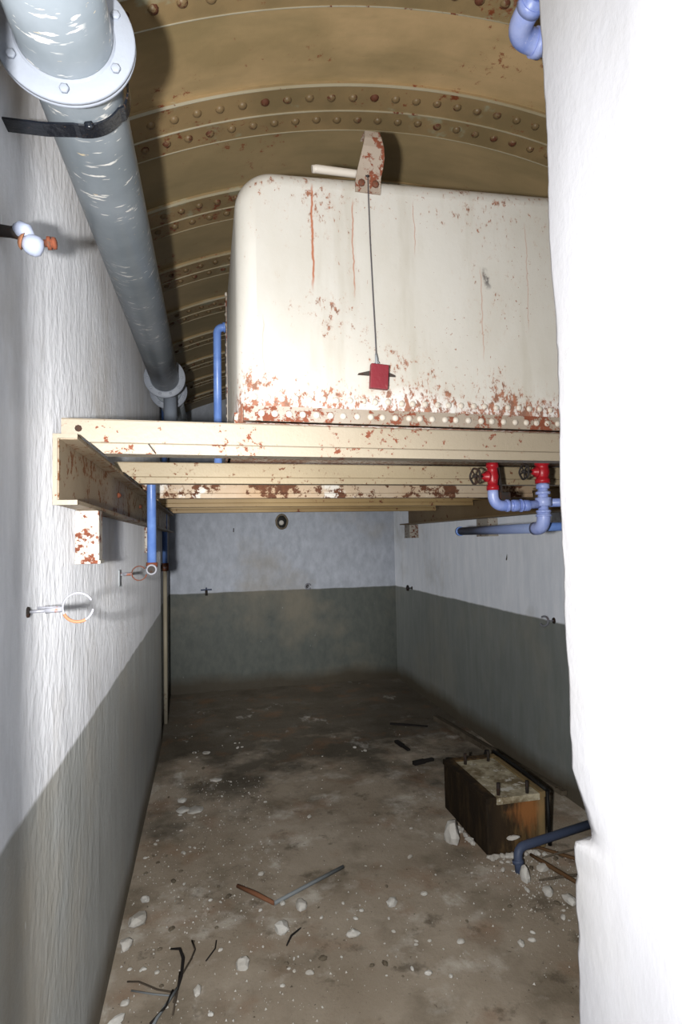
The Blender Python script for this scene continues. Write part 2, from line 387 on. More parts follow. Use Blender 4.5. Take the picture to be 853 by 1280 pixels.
for z, y in zz:
    y += chipn(z, 40, 2)*.0022 + chipn(z, 110, 5)*.0012
    depth = max(0, .80-y)
    row = [(X0, .45), (X0+.001, .62), (X0+chipn(z,6,1)*.002, .72-depth*.4), (X0+.0005+depth*.06, y-.010-depth*.55), (X0+.003+depth*.12, y-.003), (X0+.009+depth*.2, y), (X0+.03+depth*.3, y+.006), (X0+.12, y+.012), (2.4, .83), (2.4, .45)]
    cols.append([s.bm.verts.new((px, py, z)) for px, py in row])
for A, B in zip(cols, cols[1:]):
    for j in range(len(A)):
        f = s.bm.faces.new((A[j], A[(j+1)%len(A)], B[(j+1)%len(A)], B[j])); f.smooth = j < 7
s.bm.faces.new(cols[0]); s.bm.faces.new(cols[-1][::-1])
struct(s.obj('wall_near_right', M['plaster']))
struct(MB().box((-.62, .5, -.05), (-.2715, .76, 3.2), .008).obj('wall_near_left', M['plaster']))

# vault: riveted iron segments
def vault_patch(s, y0, y1, r0, r1, a0=52, a1=128, n=64):
    """curved slab between radii r0 (inner) and r1"""
    A = []
    for i in range(n+1):
        a = math.radians(a0+(a1-a0)*i/n); c, d = math.cos(a), math.sin(a)
        A.append([s.bm.verts.new((XC+r*c, y, ZC+r*d)) for r, y in ((r0,y0),(r0,y1),(r1,y1),(r1,y0))])
    for P, Q in zip(A, A[1:]):
        for j in range(4):
            f = s.bm.faces.new((P[j], P[(j+1)%4], Q[(j+1)%4], Q[j])); f.smooth = False
    s.bm.faces.new(A[0]); s.bm.faces.new(A[-1][::-1])
    return s
ceil = struct(vault_patch(MB(), .0, YB+.2, RV, RV+.04, n=80).obj('ceiling', M['vault']))
seams = [.98, 1.565, 2.127, 2.712, 3.30, 3.88, 4.46, 5.04, 5.62, 6.2]
for k_, yc in enumerate(seams):
    h = .122
    st = vault_patch(MB(), yc-h, yc+.004, RV-.016, RV+.002)
    vault_patch(st, yc+.004, yc+h, RV-.011, RV+.002)
    st = st.obj('seam_strap', M['strap'], ceil)
    e = MB()
    for yy, rr, wd in ((yc-h, RV-.014, .0022), (yc+.004, RV-.015, .0026), (yc+h, RV-.008, .0022)):
        vault_patch(e, yy-wd*.6, yy+wd*.4, rr-wd-.004, rr+.004)
    e = e.obj('edge_highlight', M['edge'], st)  # thin pale strips added as painted highlights along the strap edges
    # rivets: those the photo shows one by one are sub-parts, the others one mesh
    rest = MB(); nrest = 0
    for row, yy in ((0, yc-h*.52), (1, yc+h*.5)):
        step = .083/RV
        na = int(math.radians(74)/step)
        rr = RV-.016 if row == 0 else RV-.011
        for q in range(na):
            a = math.radians(53)+q*step+(row*.4*step)
            x, z = XC+rr*math.cos(a), ZC+rr*math.sin(a)
            nrm = Vector((-math.cos(a), 0, -math.sin(a)))
            see = (k_ in (1, 2) and -.12 < x < 1.25) or (k_ == 3 and -.13 < x < .15)
            if see:
                MB().dome((x, yy+random.uniform(-.003,.003), z), nrm, .0165, .0125, 14, 4).obj('rivet', M['rivet_v'], st)
            else: rest.dome((x, yy, z), nrm, .0165, .0125, 8, 2)
    ro = rest.obj('rivet_row', M['rivet_v'], st); ro['kind'] = 'stuff'

# ------------------------------------------------------------------ platform: longitudinal channels and crossbeams
def channel(name, label, sgn, xw, xt, zb, zt, y0, y1, mat):
    t = .012
    root = thing(name, label, 'steel beam', (xw, y0, zb), )
    web = MB().box((min(xw, xw+sgn*t), y0, zb), (max(xw, xw+sgn*t), y1, zt), .002).obj('web', mat, root)
    for z0, z1, nm in ((zb, zb+t, 'lower_flange'), (zt-t, zt, 'upper_flange')):
        a, b = sorted((xw+sgn*t, xt)); MB().box((a, y0, z0), (b, y1, z1), .003).obj(nm, mat, root)
    return root
rl = channel('channel_beam', 'rusty cream steel channel beam along the left wall with its open end towards the viewer', 1, -.367, -.312, 1.700, 1.874, 1.59, 6.05, M['long'])
# pale bare rim on the sawn near end
r = MB(); r.box((-.368, 1.583, 1.699), (-.357, 1.592, 1.875)); r.box((-.357, 1.583, 1.699), (-.311, 1.592, 1.711)); r.box((-.357, 1.583, 1.864), (-.311, 1.592, 1.875))
r.obj('cut_end', M['beam_a'], rl)['label'] = 'cream painted cut end'
for y in (2.6, 3.4): MB().dome((-.354, y, 1.80), (1,0,0), .012, .012).obj('bolt', M['rust'], rl)
channel('channel_beam', 'brown steel channel beam running along the right wall under the crossbeams', -1, 2.10, 1.9884, 1.738, 1.896, 1.5, 6.05, M['long_r'])
def block(name, label, lo, hi, mat):
    o = MB().box(lo, hi, .008).obj(name, mat); tag(o, label, 'bracket'); return o
def wall_bracket(label, x0, x1, y0, y1, z0, z1, wall):
    root = thing('wall_bracket', label, 'bracket', ((x0+x1)/2, (y0+y1)/2, z0), 'blocks carrying the channel beams')
    MB().box((x0, y0, z0+.008), (x1, y1, z1), .006).obj('block', M['bracket'], root)
    MB().box((x0, y0-.004, z0), (x1+(.004 if wall < 0 else 0), y1+.004, z0+.010), .002).obj('sole_plate', M['bracket'], root)
wall_bracket('large rust-flaked white block under the near end of the left channel beam', XL, -.303, 1.84, 1.90, 1.545, 1.699, -1)
wall_bracket('small pale block half hidden behind the hanging blue pipe at the left wall', XL, -.303, 3.80, 3.88, 1.545, 1.699, -1)
wall_bracket('pale rusty block on the right wall above the horizontal blue pipe', 2.045, XR, 4.12, 4.32, 1.60, 1.737, 1)
wall_bracket('small pale block in the far right corner under the brown channel beam', 2.03, XR, 5.85, 6.02, 1.60, 1.737, 1)

SK, TI = .06, .002
def crossbeam(y, mat, label, zb=1.83, hgt=.09, lip=.009, x0=-.345, x1=2.09, lipz=.026, dep=.05):
    """rail-shaped beam lying across both channels, its lower lip notched over them"""
    L = x1-x0
    root = thing('crossbeam', label, 'steel beam', (x0, y, zb), 'steel crossbeams of the tank platform')
    X = Vector((1, SK, TI))
    def pt(x): return Vector((x, y+SK*(x-x0), zb+TI*(x-x0)))
    def bar(poly, xa, xb): return MB().prism(poly, (pt(xa), (0,1,0), (0,0,1)), X*(xb-xa))
    top0 = 1.877-zb
    up = bar([(0, top0), (0, hgt-.004), (.003, hgt), (dep-.003, hgt), (dep, hgt-.004), (dep, top0)], x0, x1)
    up.join(bar([(0, lipz+.002), (0, top0), (dep, top0), (dep, lipz+.002)], -.308, 1.984))
    def cope(m):     # lower corner cut away on the slant where it meets the wall channel
        for v in m.bm.verts:
            if v.co.x < x0+.3 and v.co.z < 1.8762:
                d = (1.877-v.co.z)*1.15; v.co.x += d; v.co.y += SK*d
        return m
    cope(up).obj('web', mat, root)
    lipm = bar([(-lip, 0), (-lip, lipz-.003), (-lip+.003, lipz), (0, lipz+.002), (dep, lipz+.002), (dep, 0)], -.306, 1.982)
    cope(lipm).obj('bottom_lip', mat, root)
    return root, pt
cb1, pt1 = crossbeam(1.60, M['beam_a'], 'nearest crossbeam, clean cream with one bolt at its left end, below the tank', x0=-.352, zb=1.829, hgt=.0895, lipz=.028)
p = pt1(-.312); MB().lathe([(.0, .0085), (-.004, .0085), (-.004, .0045), (-.001, 0)], p+Vector((0,-.0005,.063)), (0,1,0), 8).obj('bolt_head', M['darkiron'], cb1)
s = MB(); q = pt1(-.144); s.obox(q+Vector((0,-.0096,.026)), q+Vector((.018,-.0096,.001)), .0025, .0035); s.obj('saw_cut', M['darkiron'], cb1)
crossbeam(2.43, M['beam_b'], 'second crossbeam from the front, yellowish cream with scattered rust pits', zb=1.833, hgt=.084)
crossbeam(3.24, M['beam_c'], 'third crossbeam from the front with white paint peeling off dark rust', zb=1.833, hgt=.084)
crossbeam(4.10, M['beam_d'], 'fourth crossbeam from the front, tan, partly hidden by the peeling one', zb=1.835, hgt=.084)
crossbeam(4.86, M['beam_d'], 'farthest crossbeam, tan, just above the back wall in view', zb=1.833, hgt=.084)

# ------------------------------------------------------------------ water tank
TX0, TX1, TZ, TD = .085, 1.62, 1.925, 1.02
SKT, HL, HS = .05, .715, .058
root = thing('water_tank', 'large cream riveted iron water tank with rounded top corner, rust-streaked, resting on the crossbeams', 'water tank', (TX0, 1.62, TZ))
def tank_pt(u, d, h):
    """u along the front, d into depth, h height share 0..1"""
    return Vector((TX0+u, 1.62+SKT*u+d, TZ+h*(HL+HS*u)))
s = MB(); W = TX1-TX0; nu_, nh_ = 40, 30
rc = .115; rf = .055
def outline(ins):
    """front outline (u,h metres) inset by ins, rounded at the two top corners"""
    P = []
    for (cx, a0, a1) in ((W-rc, 0, 90), (rc, 90, 180)):
        for q in range(13):
            a = math.radians(a0+(a1-a0)*q/12); r_ = rc-ins
            P.append((cx+r_*math.cos(a), (HL+HS*cx)-rc+r_*math.sin(a) + (0)))
    P.append((ins, 0)); P.append((W-ins, 0)); return P
def ring(ins, d): return [s.bm.verts.new((TX0+u, 1.62+SKT*u+d, TZ+h)) for u, h in outline(ins)]
rings = []
for q in range(7):
    a = PI/2*q/6; rings.append(ring(rf*(1-math.sin(a)), rf*(1-math.cos(a))))
for q in range(7):
    a = PI/2*q/6; rings.append(ring(rf*(1-math.cos(a)), TD-rf+rf*math.sin(a)))
for A, B in zip(rings, rings[1:]):
    for j in range(len(A)):
        f = s.bm.faces.new((A[j], A[(j+1)%len(A)], B[(j+1)%len(A)], B[j])); f.smooth = True
s.bm.faces.new(rings[0]); s.bm.faces.new(rings[-1][::-1])
s.obj('shell', M['tank'], root)
# base angle iron round the foot of the tank
s = MB()
for dz, out, hh in ((0, .010, .030), (.026, .004, .016)):
    o_, u_ = tank_pt(-.002+rf*.3, -out, 0), Vector((1, SKT, 0))
    s.prism([(0, dz), (W-.03, dz), (W-.03, dz+hh), (0, dz+hh)], (o_, u_, (0,0,1)), (0, .03, 0))
s.box((TX0-.008, 1.66, TZ), (TX0+.01, 1.62+TD, TZ+.03))
s.obj('base_angle', M['tank_rim'], root)
n = 0
q = .045
base_r = {}
while q < 1.16:
    wob = random.uniform(-.003, .003)
    p = tank_pt(q+wob, -.001, 0)+Vector((0, 0, .066+random.uniform(-.002,.002)))
    MB().dome(p, (0,-1,0), .0095, .0055, 12, 3).obj('rivet', M['tank_rivet'], root)
    p = tank_pt(q+.018+wob, -.0105, 0)+Vector((0, 0, .020))
    s = MB().dome(p, (0,-1,0), .0095, .006, 12, 3); s.obj('rivet', M['tank_rivet'], root)
    q += .0385
for i in range(16):
    MB().dome((TX0, 2.40, TZ+.05+i*.041), (-1,0,0), .009, .006, 10, 3).obj('rivet', M['tank_rivet'], root)
s = MB().box((TX0-.003, 2.365, TZ+.02), (TX0+.01, 2.435, TZ+.64)); s.obj('side_seam', M['tank_rim'], root)
for u in (.13,.155,.178,.20,.225,.25):
    MB().dome((TX0+u, 1.668+SKT*u, TZ+HL+.002), (0,-.3,1), .008, .008, 8, 3).obj('top_rivet', M['rust'], root)
u = .71; MB().box((TX0+u-.03, 1.69, TZ+HL+HS*.115-.01), (TX0+u+.035, 1.73, TZ+HL+HS*.115+.016), .006).obj('top_lug', M['tank_rim'], root)
# pulley arm bolted to the top front edge
s = MB()
prof = [(.4285,2.603,.505,.0),(.4295,2.625,.505,.0),(.432,2.65,.506,-.002),(.4365,2.672,.511,-.008),(.4425,2.70,.5135,-.018),(.448,2.725,.510,-.026),(.4535,2.75,.504,-.026),(.456,2.775,.4995,-.018),(.457,2.782,.498,-.006),(.457,2.783,.498,.03)]
F = [[s.bm.verts.new((x, 1.62+SKT*.37-.004+d-.001, z)) for x in (a, a+(b-a)*.5, b)] for a, z, b, d in prof]
Bk = [[s.bm.verts.new((v.co.x, v.co.y+.009, v.co.z-(.002 if i > 7 else 0))) for v in r_] for i, r_ in enumerate(F)]
for i in range(len(F)-1):
    for j in (0, 1):
        s.bm.faces.new((F[i][j], F[i][j+1], F[i+1][j+1], F[i+1][j])); s.bm.faces.new((Bk[i][j+1], Bk[i][j], Bk[i+1][j], Bk[i+1][j+1]))
    s.bm.faces.new((F[i][0], F[i+1][0], Bk[i+1][0], Bk[i][0])); s.bm.faces.new((F[i][2], Bk[i][2], Bk[i+1][2], F[i+1][2]))
for E_ in (0, -1):
    for j in (0, 1): s.bm.faces.new((F[E_][j], Bk[E_][j], Bk[E_][j+1], F[E_][j+1]))
arm = s.obj('pulley_arm', M['arm'], root)
for x in (.447, .489): MB().lathe([(0,.0105),(.006,.0105),(.009,.007),(.009,0)], (x, 1.6345, 2.629), (0,-1,0), 8).obj('bolt', M['rust'], arm)
MB().lathe([(0,.0065),(.0012,.0065),(.0012,0)], (.4655, 1.6318, 2.653), (0,-1,0), 14).obj('cable_hole', M['flatblack'], arm)
# rod lying on the tank top
s = MB().tube([(.309,1.668,2.676),(.322,1.668,2.678),(.43,1.670,2.678),(.50,1.672,2.680)], [.0105,.012,.0115,.0115], 14)
tag(s.obj('short_rod', M['tank_rivet']), 'short pale rusty rod lying on the tank top left of the bolted arm', 'rod')
# level indicator
gi = thing('level_indicator', 'small red weight hanging on a thin wire down the front of the tank', 'level indicator', (.479, 1.612, 2.023))
pts = [(.4655,1.628,2.653),(.4645,1.624,2.58),(.466,1.622,2.45),(.470,1.621,2.30),(.4735,1.619,2.18),(.4745,1.616,2.092)]
MB().tube(pts, .0015, 8).obj('wire', M['wire'], gi)
w_ = MB().tube([(.4735,1.6165,2.125),(.4745,1.6155,2.11),(.4745,1.6155,2.10),(.476,1.614,2.092)], [.0025,.0042,.0042,.002], 10); w_.tube(arc((.475,1.614,2.096), .006, 0, PI, 8, (1,0,0), (0,0,1)), .0015, 6); w_.obj('wire_knot', M['galv'], gi)
s = MB().box((-.026,-.009,-.035), (.026,.009,.035), .002); s.bm.transform(Matrix.Translation((.480,1.613,2.057)) @ Matrix.Rotation(math.radians(4), 4, 'Y')); s.obj('weight', M['redplate'], gi)
s = MB()
s.prism([(-.054,.0),(-.052,.004),(-.02,.012),(.03,.012),(.056,.002),(.057,-.002),(.03,-.001),(-.02,-.001)], ((.477,1.628,2.066),(1,0,0),(0,0,1)), (0,.006,0)); s.obj('pointer', M['darkiron'], gi)

# ------------------------------------------------------------------ the big duct at the top left
DX, DR = -.235, .0815
def dc(y): return Vector((DX, y, 2.458+.033*y))
ax = Vector((0,1,.033)).normalized()
root = thing('duct', 'thick grey enamelled duct with bolted flanges running along the top of the left wall', 'duct', dc(1.1)-Vector((0,0,.125)))
MB().tube([dc(y) for y in (.80, 1.1, 2, 3, 3.70)], DR, 40).obj('pipe_body', M['duct'], root)
MB().tube([dc(y) for y in (4.0, 5, 6.675)], DR, 32).obj('pipe_body', M['duct'], root)
MB().tube([dc(3.70), dc(4.0)], .05, 24).obj('neck', M['smallgrey'], root)
def flange(y, R_=.125, bolts=8, cut=True, a_off=0, cutx=XL+.004):
    s = MB().lathe([(-.009, DR), (-.009, R_-.002), (-.007, R_), (-.001, R_), (0, R_-.003), (.001, R_), (.007, R_), (.009, R_-.002), (.009, DR)], dc(y), ax, 56, False)
    s.join(MB().lathe([(-.014, DR+.0005), (-.009, DR+.004)], dc(y), ax, 40, False))
    if cut:   # trimmed flat where it meets the wall
        bmesh.ops.bisect_plane(s.bm, geom=s.bm.verts[:]+s.bm.edges[:]+s.bm.faces[:], plane_co=(cutx,0,0), plane_no=(-1,0,0), clear_outer=True)
    o = s.obj('flange', M['flange'], root)
    for q in range(bolts):
        a = 2*PI*q/bolts+a_off; c_ = dc(y)+Vector((math.cos(a), 0, math.sin(a)))*(DR+.017)-ax*.009
        if c_.x > cutx+.006: MB().lathe([(0,.0082),(-.0055,.0082),(-.0065,.006),(-.0065,0)], c_, ax, 6).obj('bolt', M['flange'], o)
    return o
flange(1.10, .1185, 6, True, math.radians(-90), XL+.024); flange(3.66, .119, 10, False, math.radians(-70)); flange(4.03, .119, 10, False, math.radians(-55)); flange(6.62, .125, 8, False, math.radians(-90))
s = MB().tube(elbow((-.215,3.86,2.60), (-.215,3.86,2.22), (XL+.01,3.86,2.22), .07), .041, 24); s.obj('drop_pipe', M['smallgrey'], root)
# black strap
root = thing('pipe_strap', 'glossy black strap clamping the grey duct to the left wall below its near flange', 'clamp', (XL, 1.2, 2.40))
c0 = dc(1.225); R2 = DR+.004
pts = [Vector((XL+.0, 1.222, c0.z-.0925)), Vector((-.30, 1.224, c0.z-.0915))]+[c0+Vector((math.cos(math.radians(a)), 0, math.sin(math.radians(a))))*(R2+(.006 if a > -30 else 0)) for a in range(-96, 66, 6)]
s = MB(); A = []
for i, p in enumerate(pts):
    d = (pts[min(i+1,len(pts)-1)]-pts[max(i-1,0)]).normalized(); nrm = d.cross(Vector((0,1,0))).normalized()
    A.append([s.bm.verts.new(p+Vector((0,yy,0))+nrm*t) for yy, t in ((-.019,-.002),(.019,-.002),(.019,.002),(-.019,.002))])
for P, Q in zip(A, A[1:]):
    for j in range(4): s.bm.faces.new((P[j], P[(j+1)%4], Q[(j+1)%4], Q[j]))
s.bm.faces.new(A[0]); s.bm.faces.new(A[-1][::-1]); s.obj('strap', M['black'], root)
MB().lathe([(0,.009),(-.006,.009),(-.006,0)], c0+Vector((.02,-.018,-.085)), (0,1,0), 6).obj('bolt', M['black'], root)

# bracket with white porcelain piece under the strap
root = thing('insulator_bracket', 'dark iron bar on the left wall holding a white porcelain knob with a rusty nut', 'bracket', (XL, 1.18, 2.16))
y = 1.18
MB().tube([(XL-.01,y,2.178),(-.345,y,2.176),(-.330,y,2.176)], [.012,.0105,.013], 14).obj('bar', M['darkiron'], root)
s = MB().tube([(-.338,y-.002,2.180),(-.328,y-.004,2.180),(-.318,y-.006,2.176),(-.312,y-.006,2.165)], [.010,.0155,.0145,.010], 16); s.obj('collar', M['porcelain'], root)
MB().lathe([(-.017,.001),(-.016,.010),(-.009,.0165),(.0,.019),(.009,.0185),(.016,.014),(.019,.004)], (-.306,y-.010,2.150), (1,.2,-.25), 20).obj('knob', M['porcelain'], root)
MB().lathe([(-.024,.006),(-.021,.012),(-.016,.016),(-.017,.008)], (-.306,y-.010,2.150), (1,.2,-.25), 16).obj('rust_ring', M['orange_rust'], root)
MB().lathe([(0,.007),(.006,.007),(.006,.0125),(.012,.0125),(.012,.009),(.015,.009),(.015,.012),(.020,.011),(.022,.006),(.022,0)], (-.289,y,2.160), (1,0,.08), 8).obj('nut', M['rust'], root)

# C-ring hangers on the left wall
def c_ring(y, z, xr, R_, a0, a1, label, mat):
    root = thing('ring_hanger', label, 'ring hanger', (XL, y, z), 'ring hangers on the left wall')
    s = MB().tube(arc((xr, y, z+.004), R_, math.radians(a0), math.radians(a1), 28, (1,0,0), (0,0,1)), .0023, 10); s.obj('ring', mat, root)
    s = MB().tube([(XL-.01,y,z-.002),(xr-R_-.028,y,z)], .0032, 8)
    s.tube([(xr-R_-.034,y,z),(xr-R_,y,z+.002)], .0062, 8); s.tube([(xr-R_-.05,y+.002,z+.006),(xr-R_-.004,y,z+.006)], .0026, 6)
    s.obj('stem', M['ringmetal'], root)
    MB().lathe([(-.002,.012),(.003,.011),(.005,.006)], (XL,y,z-.002), (1,0,0), 14).obj('wall_plug', M['darkiron'], root)
    if abs(y-1.38) < .1:
        MB().tube(arc((xr, y, z+.004), R_, math.radians(205), math.radians(300), 14, (1,0,0), (0,0,1)), .0034, 10).obj('rust_crust', M['orange_rust'], root)
c_ring(1.38, 1.463, -.270, .0305, 28, 352, 'nearest open metal ring on a rusty stem sticking out of the left wall', M['ringmetal'])
c_ring(2.73, 1.468, -.287, .0305, 40, 350, 'dark rusty ring on a stem just left of the blue pipe end', M['rust'])

# blue pipes by the left wall
root = thing('hanging_pipe', 'blue pipe hanging in front of the left wall, ending open in a collar', 'pipe', (-.246, 2.9, 1.47))
MB().tube(elbow((-.249,2.9,1.50), (-.249,2.9,1.925), (-.34,2.96,1.925), .03), .0205, 20).obj('pipe_body', M['blue'], root)
MB().tube([(-.249,2.9,1.512),(-.249,2.9,1.490)], .026, 18).obj('collar', M['rust'], root)
s = MB().tube(arc((-.249,2.875,1.480), .0205, 0, 2*PI, 24, (1,0,0), (0,0,1))[:-1], .005, 10, False, True); s.obj('open_end', M['ringmetal'], root)
MB().lathe([(0,.018),(.03,.018)], (-.249,2.872,1.480), (0,1,0), 20).obj('socket', M['darkiron'], root)
root = thing('riser_pipe', 'slim upright pipe in the left corner, blue above a rusty clamp and beige below', 'pipe', (-.368, 5.62, 0))
MB().tube([(-.370,5.62,1.39),(-.370,5.62,3.0)], .0235, 18).obj('upper_pipe', M['blue'], root)['label'] = 'blue upper length'
MB().tube([(-.372,5.62,.0),(-.370,5.62,1.39)], .018, 18).obj('lower_pipe', M['beige'], root)['label'] = 'beige lower length'
s = MB().tube([(-.370,5.62,1.35),(-.370,5.62,1.42)], .031, 18); s.box((-.402,5.60,1.37),(-.35,5.64,1.40)); s.obj('clamp', M['rust'], root)
MB().box((-.381,5.575,1.36),(-.353,5.60,1.39), .004).obj('clamp_nut', M['ringmetal'], root)
tag(MB().tube([(-.384,5.085,-.0),(-.384,5.085,1.55)], .013, 14).obj('black_upright', M['flatblack']), 'thin black upright line running down the left wall to the floor beside the beige pipe', 'pipe')  # thin black upright cylinder at the step in the wall
root = thing('feed_pipe', 'blue pipe standing left of the tank and bending over into its side', 'pipe', (.05, 2.54, 1.90))
y = 2.54
MB().tube(elbow((.049,y,1.90), (.051,y,2.500), (.10,y,2.508), .024), .0165, 20).obj('pipe_body', M['blue'], root)
MB().tube([(.076,y,2.5045),(.086,y,2.506)], .021, 16).obj('collar', M['blue'], root)

# blue pipe bend at the top right, in front of the vault
root = thing('pipe_bend', 'pale blue pipe elbow near the vault at the top right beside the white wall', 'pipe', (.85, 1.4, 2.88))
MB().tube([(1.06,1.41,2.915),(.885,1.40,2.926)], .026, 24).obj('cross_pipe', M['paleblue'], root)
MB().tube(elbow((.895,1.40,2.926), (.815,1.40,2.932), (.815,1.28,2.945), .055, 10), .031, 24).obj('elbow', M['paleblue'], root)
MB().tube([(.815,1.31,2.943),(.818,.86,2.968)], .027, 24).obj('long_pipe', M['paleblue'], root)
MB().tube([(.897,1.40,2.925),(.872,1.40,2.927)], .036, 24).obj('collar', M['paleblue'], root)
MB().tube([(.815,1.325,2.942),(.815,1.30,2.943)], .034, 24).obj('collar', M['paleblue'], root)

# ------------------------------------------------------------------ valves and pipes under the tank
def handwheel(c, R_, n_sp, parent, axis=(1,0,0)):
    axis = Vector(axis).normalized(); c = Vector(c)
    u = axis.cross(Vector((0,0,1))).normalized(); v = axis.cross(u)
    pts = [c+(u*math.cos(2*PI*i/40)+v*math.sin(2*PI*i/40))*R_*(1+.05*math.cos(10*PI*i/40)) for i in range(40)]
    s = MB().tube(pts, .0042, 8, False, True)
    for q in range(n_sp):
        a = 2*PI*q/n_sp+.3; s.tube([c, c+(u*math.cos(a)+v*math.sin(a))*R_], .003, 6)
    s.lathe([(-.007,.008),(.007,.008)], c, axis, 12); s.obj('handwheel', M['darkiron'], parent)
def gate_valve(c, zt, zb, label, axis, R_=.029, r0=.0215, reach=.085):
    """vertical valve body with its bonnet and handwheel lying to the left"""
    x, y = c; zm = (zt+zb)/2; root = thing('gate_valve', label, 'valve', (x, y, zb), 'red valves under the tank')
    H = zt-zb
    MB().lathe([(0,r0*1.12),(.018,r0*1.12),(.020,r0*.9),(H*.35,r0*.98),(H*.5,r0*1.12),(H*.65,r0*.98),(H-.020,r0*.9),(H-.018,r0*1.12),(H,r0*1.12)], (x,y,zb), (0,0,1), 24).obj('valve_body', M['redpaint'], root)
    a = Vector(axis).normalized()
    MB().lathe([(0,.016),(.020,.016),(.024,.021),(.032,.021),(.034,.014),(.046,.012),(.048,.008),(.050,0)], (x,y,zm), a, 18).obj('bonnet', M['redpaint'], root)
    p = Vector((x,y,zm)); MB().tube([p+a*.045, p+a*(reach+.012)], .0045, 10).obj('spindle', M['darkiron'], root)
    handwheel(p+a*reach, R_, 5, root, a)
    return root
VY = 2.15
gate_valve((1.092,VY), 1.886, 1.779, 'left of two red valves under the tank, with a dark handwheel', (-1,-.25,0))
gate_valve((1.308,VY), 1.898, 1.806, 'right of two red valves under the tank, nearest to the white wall', (-1,-.12,0), r0=.026)
root = thing('drain_pipe_assembly', 'pale blue pipework with elbows and a union nut below the two red valves', 'pipe', (1.31, VY, 1.62))
MB().tube(elbow((1.092,VY,1.785), (1.092,VY,1.718), (1.16,VY,1.718), .045), .021, 22).obj('elbow', M['paleblue'], root)
s = MB().tube([(1.15,VY,1.718),(1.30,VY,1.724)], .0165, 20); s.obj('cross_pipe', M['paleblue'], root)
for x0, x1, r_ in ((1.145,1.158,.0245),(1.172,1.200,.0235),(1.206,1.214,.0265),(1.220,1.246,.022)):
    MB().lathe([(0,r_*.9),(.002,r_),(x1-x0-.002,r_),(x1-x0,r_*.9)], (x0,VY,1.7185), (1,0,.03), 10 if r_ > .026 else 20).obj('collar', M['paleblue'], root)
s = MB().tube([(1.308,VY,1.808),(1.308,VY,1.68)], .020, 22); s.obj('down_pipe', M['paleblue'], root)
for z0, z1, r_, n_ in ((1.785,1.803,.026,24),(1.762,1.774,.029,24),(1.715,1.750,.033,8),(1.690,1.700,.029,24),(1.674,1.682,.031,24)):
    MB().lathe([(0,r_*.92),(.002,r_),(z1-z0-.002,r_),(z1-z0,r_*.92)], (1.308,VY,z0), (0,0,1), n_).obj('union_nut' if n_ == 8 else 'collar', M['paleblue'], root)
MB().tube(elbow((1.308,VY,1.69), (1.308,VY,1.628), (1.308,VY+.07,1.628), .05, 10), .0265, 22).obj('elbow', M['paleblue'], root)
MB().tube([(1.308,VY+.04,1.629),(1.310,2.965,1.630)], .0205, 20).obj('long_pipe', M['dustyblue'], root)
MB().lathe([(0,.0205),(.0,.024),(.02,.024),(.02,0)], (1.310,2.957,1.630), (0,1,0), 20).obj('end_cap', M['blue'], root)
MB().tube([(1.32,VY+.03,1.730),(1.62,VY+.03,1.736)], .017, 18).obj('side_pipe', M['paleblue'], root)
MB().tube([(1.32,VY+.1,1.634),(1.66,VY+.15,1.636)], .018, 18).obj('side_pipe', M['blue'], root)
# little iron hanger between the valves, and a rusty foot under the tank
s = MB(); s.obox((1.135,2.2,1.90),(1.155,2.2,1.75), .016, .006, (0,1,0)); s.box((1.135,2.18,1.715),(1.185,2.22,1.775), .004); tag(s.obj('iron_hanger', M['darkiron']), 'dark iron hanger right behind the left red valve', 'bracket')
s = MB().tube([(.105,2.02,1.893),(.15,2.02,1.893),(.16,2.0,1.886)], .016, 12); s.box((.098,1.99,1.905),(.15,2.05,1.924)); s.lathe([(0,.01),(.02,.01)], (.158,1.98,1.89), (0,-1,0), 8); tag(s.obj('drain_plug', M['rust']), 'rusty plug fitting under the left end of the tank', 'fitting')

# ------------------------------------------------------------------ back and right wall fittings
root = thing('wall_tap', 'small dark cross-handled tap low on the back wall at the left', 'tap', (-.012, YB, 1.04))
s = MB(); s.tube([(-.012,YB+.01,1.085),(-.012,YB-.06,1.085)], .012, 10); s.tube([(-.012,YB-.055,1.095),(-.012,YB-.055,1.03)], .014, 10); s.obj('spout', M['darkiron'], root)
s = MB().tube([(-.07,YB-.06,1.09),(.045,YB-.06,1.092)], .008, 8); s.tube([(-.012,YB-.06,1.085),(-.012,YB-.06,1.115)], .008, 8); s.obj('cross_handle', M['bluegrey'], root)
def hook(name, c, R_, u, a0, a1, label, mat, r=.006, stem=.05, grp=None):
    root = thing(name, label, 'hook', c, grp); c = Vector(c); u = Vector(u)
    out = Vector((-1,0,0)) if abs(c.x-XR) < .01 else Vector((0,-1,0))
    cc = c+out*stem
    MB().tube(arc(cc, R_, math.radians(a0), math.radians(a1), 22, u, (0,0,1)), r, 10).obj('ring', mat, root)
    MB().tube([c-out*.01, cc-Vector((0,0,0))+u*(-R_*.9)*0-out*.0], r*.8, 8).obj('stem', mat, root) if abs(out.y) else MB().tube([c-out*.01, cc-out*R_*.6], r*.8, 8).obj('stem', mat, root)
    MB().lathe([(0,.02),(.004,.018)], c, out, 12).obj('rose', M['darkiron'], root)
hook('ring_hook', (1.095, YB, 1.085), .030, (1,0,0), 20, 330, 'small white-lit ring hook in the middle of the back wall at the dado line', M['ringmetal'], .008)
hook('ring_hook', (XR, 6.10, 1.068), .026, (0,1,0), -60, 240, 'small dark hook on the right wall near the back corner at the dado line', M['darkiron'], .008)
hook('ring_hook', (XR, 3.42, 1.062), .030, (-1,0,0), 60, 330, 'open C-shaped hook on the right wall close to the white near wall', M['ringmetal'], .006, .07)
